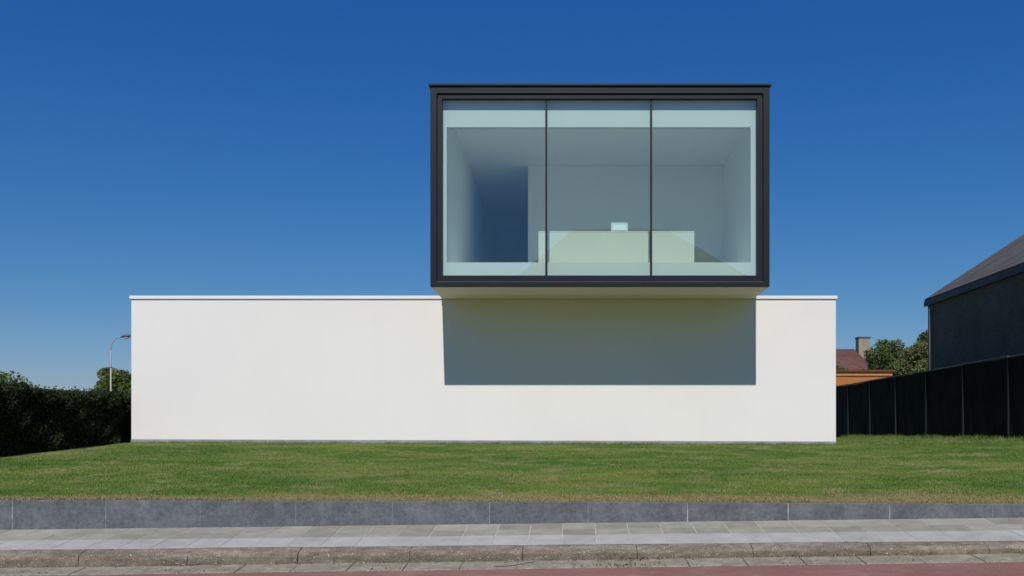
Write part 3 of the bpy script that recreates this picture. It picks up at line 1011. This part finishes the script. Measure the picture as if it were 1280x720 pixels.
# ------------------------------------------------------------------ house across the street, seen in the glass
oh = thing('hipped_house', 'brick hip-roofed house across the street, mirrored in the glass', 'house', (2.1, -12, 0))
ex0, ex1, oy0, oy1, oe, oa = -6.2, 13.3, -7.0, -17.0, 5.5, 11.7
ox = 3.5
MB().box(ex0 + .4, ex1 - .4, oy1 + .4, oy0 - .4, -0.3, oe - 0.02).build('wall', M['red_brick'], oh)
rb = MB()
q = [(ex0, oy0, oe), (ex1, oy0, oe), (ex1, oy1, oe), (ex0, oy1, oe), (0.0, -12, oa), (4.7, -12, oa)]
rb.poly(q[0], q[1], q[5], q[4]).poly(q[1], q[2], q[5]).poly(q[2], q[3], q[4], q[5]).poly(q[3], q[0], q[4]).poly(q[3], q[2], q[1], q[0])
rb.build('roof', M['brown_tile'], oh)
oy0 -= 0.4
for wx in (-4.6, -1.6, 1.6, 4.6):
    wf = MB().ring(ox + wx - 0.75, ox + wx + 0.75, 0.9, 2.4, 0.07, 0.07, 0.07, 0.07, oy0 + 0.004, oy0 + 0.06).build('window', M['coping'], oh)
    MB().box(ox + wx - 0.68, ox + wx + 0.68, oy0 + 0.006, oy0 + 0.03, 0.97, 2.33).build('pane', M['dark_window'], wf)

# ------------------------------------------------------------------ grass blades (too many to count)
def blades(n, xr, yr, h, wdt):
    X = rng.uniform(xr[0], xr[1], n)
    lo = yw_np(X) + 0.065
    u = rng.random(n)
    Y = lo + (yr - lo) * u if not isinstance(yr, tuple) else rng.uniform(yr[0], yr[1], n)
    return X, Y
def yw_np(X):
    return 9.50 - 0.05 * X
ZG_x = np.linspace(-9.6, 10.2, 120)
ZG_y = np.linspace(9.0, 34.0, 180)
ZG = np.array([[zlawn(a, b) for b in ZG_y] for a in ZG_x])
def zl_np(X, Y):
    i = np.clip((X - ZG_x[0]) / (ZG_x[1] - ZG_x[0]), 0, 118.99)
    j = np.clip((Y - ZG_y[0]) / (ZG_y[1] - ZG_y[0]), 0, 178.99)
    i0, j0 = i.astype(int), j.astype(int)
    a, b = i - i0, j - j0
    return ZG[i0, j0] * (1 - a) * (1 - b) + ZG[i0 + 1, j0] * a * (1 - b) + ZG[i0, j0 + 1] * (1 - a) * b + ZG[i0 + 1, j0 + 1] * a * b
N1 = 420000
X = rng.uniform(-9.25, 9.95, N1)
lo = yw_np(X) + 0.065
Y = lo + (19.42 - lo) * rng.random(N1) ** 1.25
N2 = 60000
X2 = rng.uniform(5.5, 9.95, N2)
Y2 = rng.uniform(19.4, 33, N2)
N3 = 16000                                           # ragged tufts along wall edge, fence foot and plinth
X3 = rng.uniform(-9.2, 9.9, N3)
Y3 = yw_np(X3) + 0.062 + rng.random(N3) ** 2 * 0.10
N4 = 9000
X4 = FX - 0.06 - rng.random(N4) ** 2 * 0.25
Y4 = rng.uniform(14, 34, N4)
N5 = 9000
X5 = rng.uniform(-9.2, 5.5, N5)
Y5 = 19.43 - rng.random(N5) ** 2 * 0.12
X = np.concatenate([X, X2, X3, X4, X5])
Y = np.concatenate([Y, Y2, Y3, Y4, Y5])
hgt = np.concatenate([rng.uniform(0.010, 0.026, N1), rng.uniform(0.02, 0.06, N2), rng.uniform(0.015, 0.045, N3), rng.uniform(0.05, 0.16, N4), rng.uniform(0.02, 0.06, N5)])
cl_ = np.sin(X * 5.1 + 2 * np.sin(Y * 2.3)) * np.sin(Y * 4.3 + 1.7 * np.sin(X * 3.1)) + 0.6 * np.sin(X * 13 + Y * 9) * np.sin(Y * 15 - X * 4)
hgt = hgt * (1 + 0.25 * cl_)
keep = np.abs(X / Y - (640 - 717) / F) < 0.66
X, Y, hgt = X[keep], Y[keep], hgt[keep]
n = len(X)
Z = zl_np(X, Y) - 0.004
an = rng.uniform(0, 2 * np.pi, n)
wd = rng.uniform(0.003, 0.0065, n)
dx, dy = np.cos(an) * wd, np.sin(an) * wd
lean = rng.uniform(0.1, 0.9, n) * hgt
la = rng.uniform(0, 2 * np.pi, n)
v = np.stack([np.stack([X - dx, Y - dy, Z], 1), np.stack([X + dx, Y + dy, Z], 1),
              np.stack([X + np.cos(la) * lean, np.maximum(Y + np.sin(la) * lean, yw_np(X) + 0.03), Z + hgt], 1)], 1).reshape(-1, 3)
kind(fast_mesh('grass', v, np.arange(3 * n).reshape(-1, 3), M['blades']), 'stuff', 'short mown green lawn with dry patches in front of the white house', 'grass')

# ------------------------------------------------------------------ twig and leaf litter in the gutter
def gut(X, d):
    return (X, yw(X) - d, zk(X) + df(X) - 0.117 - 0.031 * (d - 1.10) / 0.30 + 0.004)
tw = []
for k in range(9):
    u = k / 8
    X = -0.70 + 0.40 * u
    p = gut(X, 1.33 - 0.17 * u * u + 0.012 * math.sin(u * 6))
    tw.append((p[0], p[1], p[2] + 0.006))
o = MB().tube(tw, [0.003, 0.0034, 0.0034, 0.0034, 0.003, 0.003, 0.0026, 0.002, 0.0015], 6).build('twig', M['twig'], smooth=True)
tag(o, 'thin dark curved twig lying on the gutter slabs', 'twig')
cs = []
for (c0_, n_, sp) in ((0.45, 170, 0.20), (1.95, 26, 0.12), (2.30, 16, 0.08), (-3.4, 22, 0.12), (-1.6, 16, 0.1), (-4.8, 18, 0.14), (2.9, 22, 0.1), (0.0, 140, 5.5)):
    for k in range(n_):
        X = c0_ + random.gauss(0, sp)
        d = 1.12 + abs(random.gauss(0, 0.035)) if sp > 1 or random.random() < 0.6 else 1.36 + random.gauss(0, 0.03)
        p = gut(X, d)
        cs.append((p[0], p[1], p[2] + 0.006 + random.random() * 0.012))
v, f = leaf_cloud(np.array(cs), 0.022, aspect=0.6)
kind(fast_mesh('leaf_litter', v, f, M['litter']), 'stuff', 'brown leaf litter gathered in the gutter along the kerb', 'leaf litter')
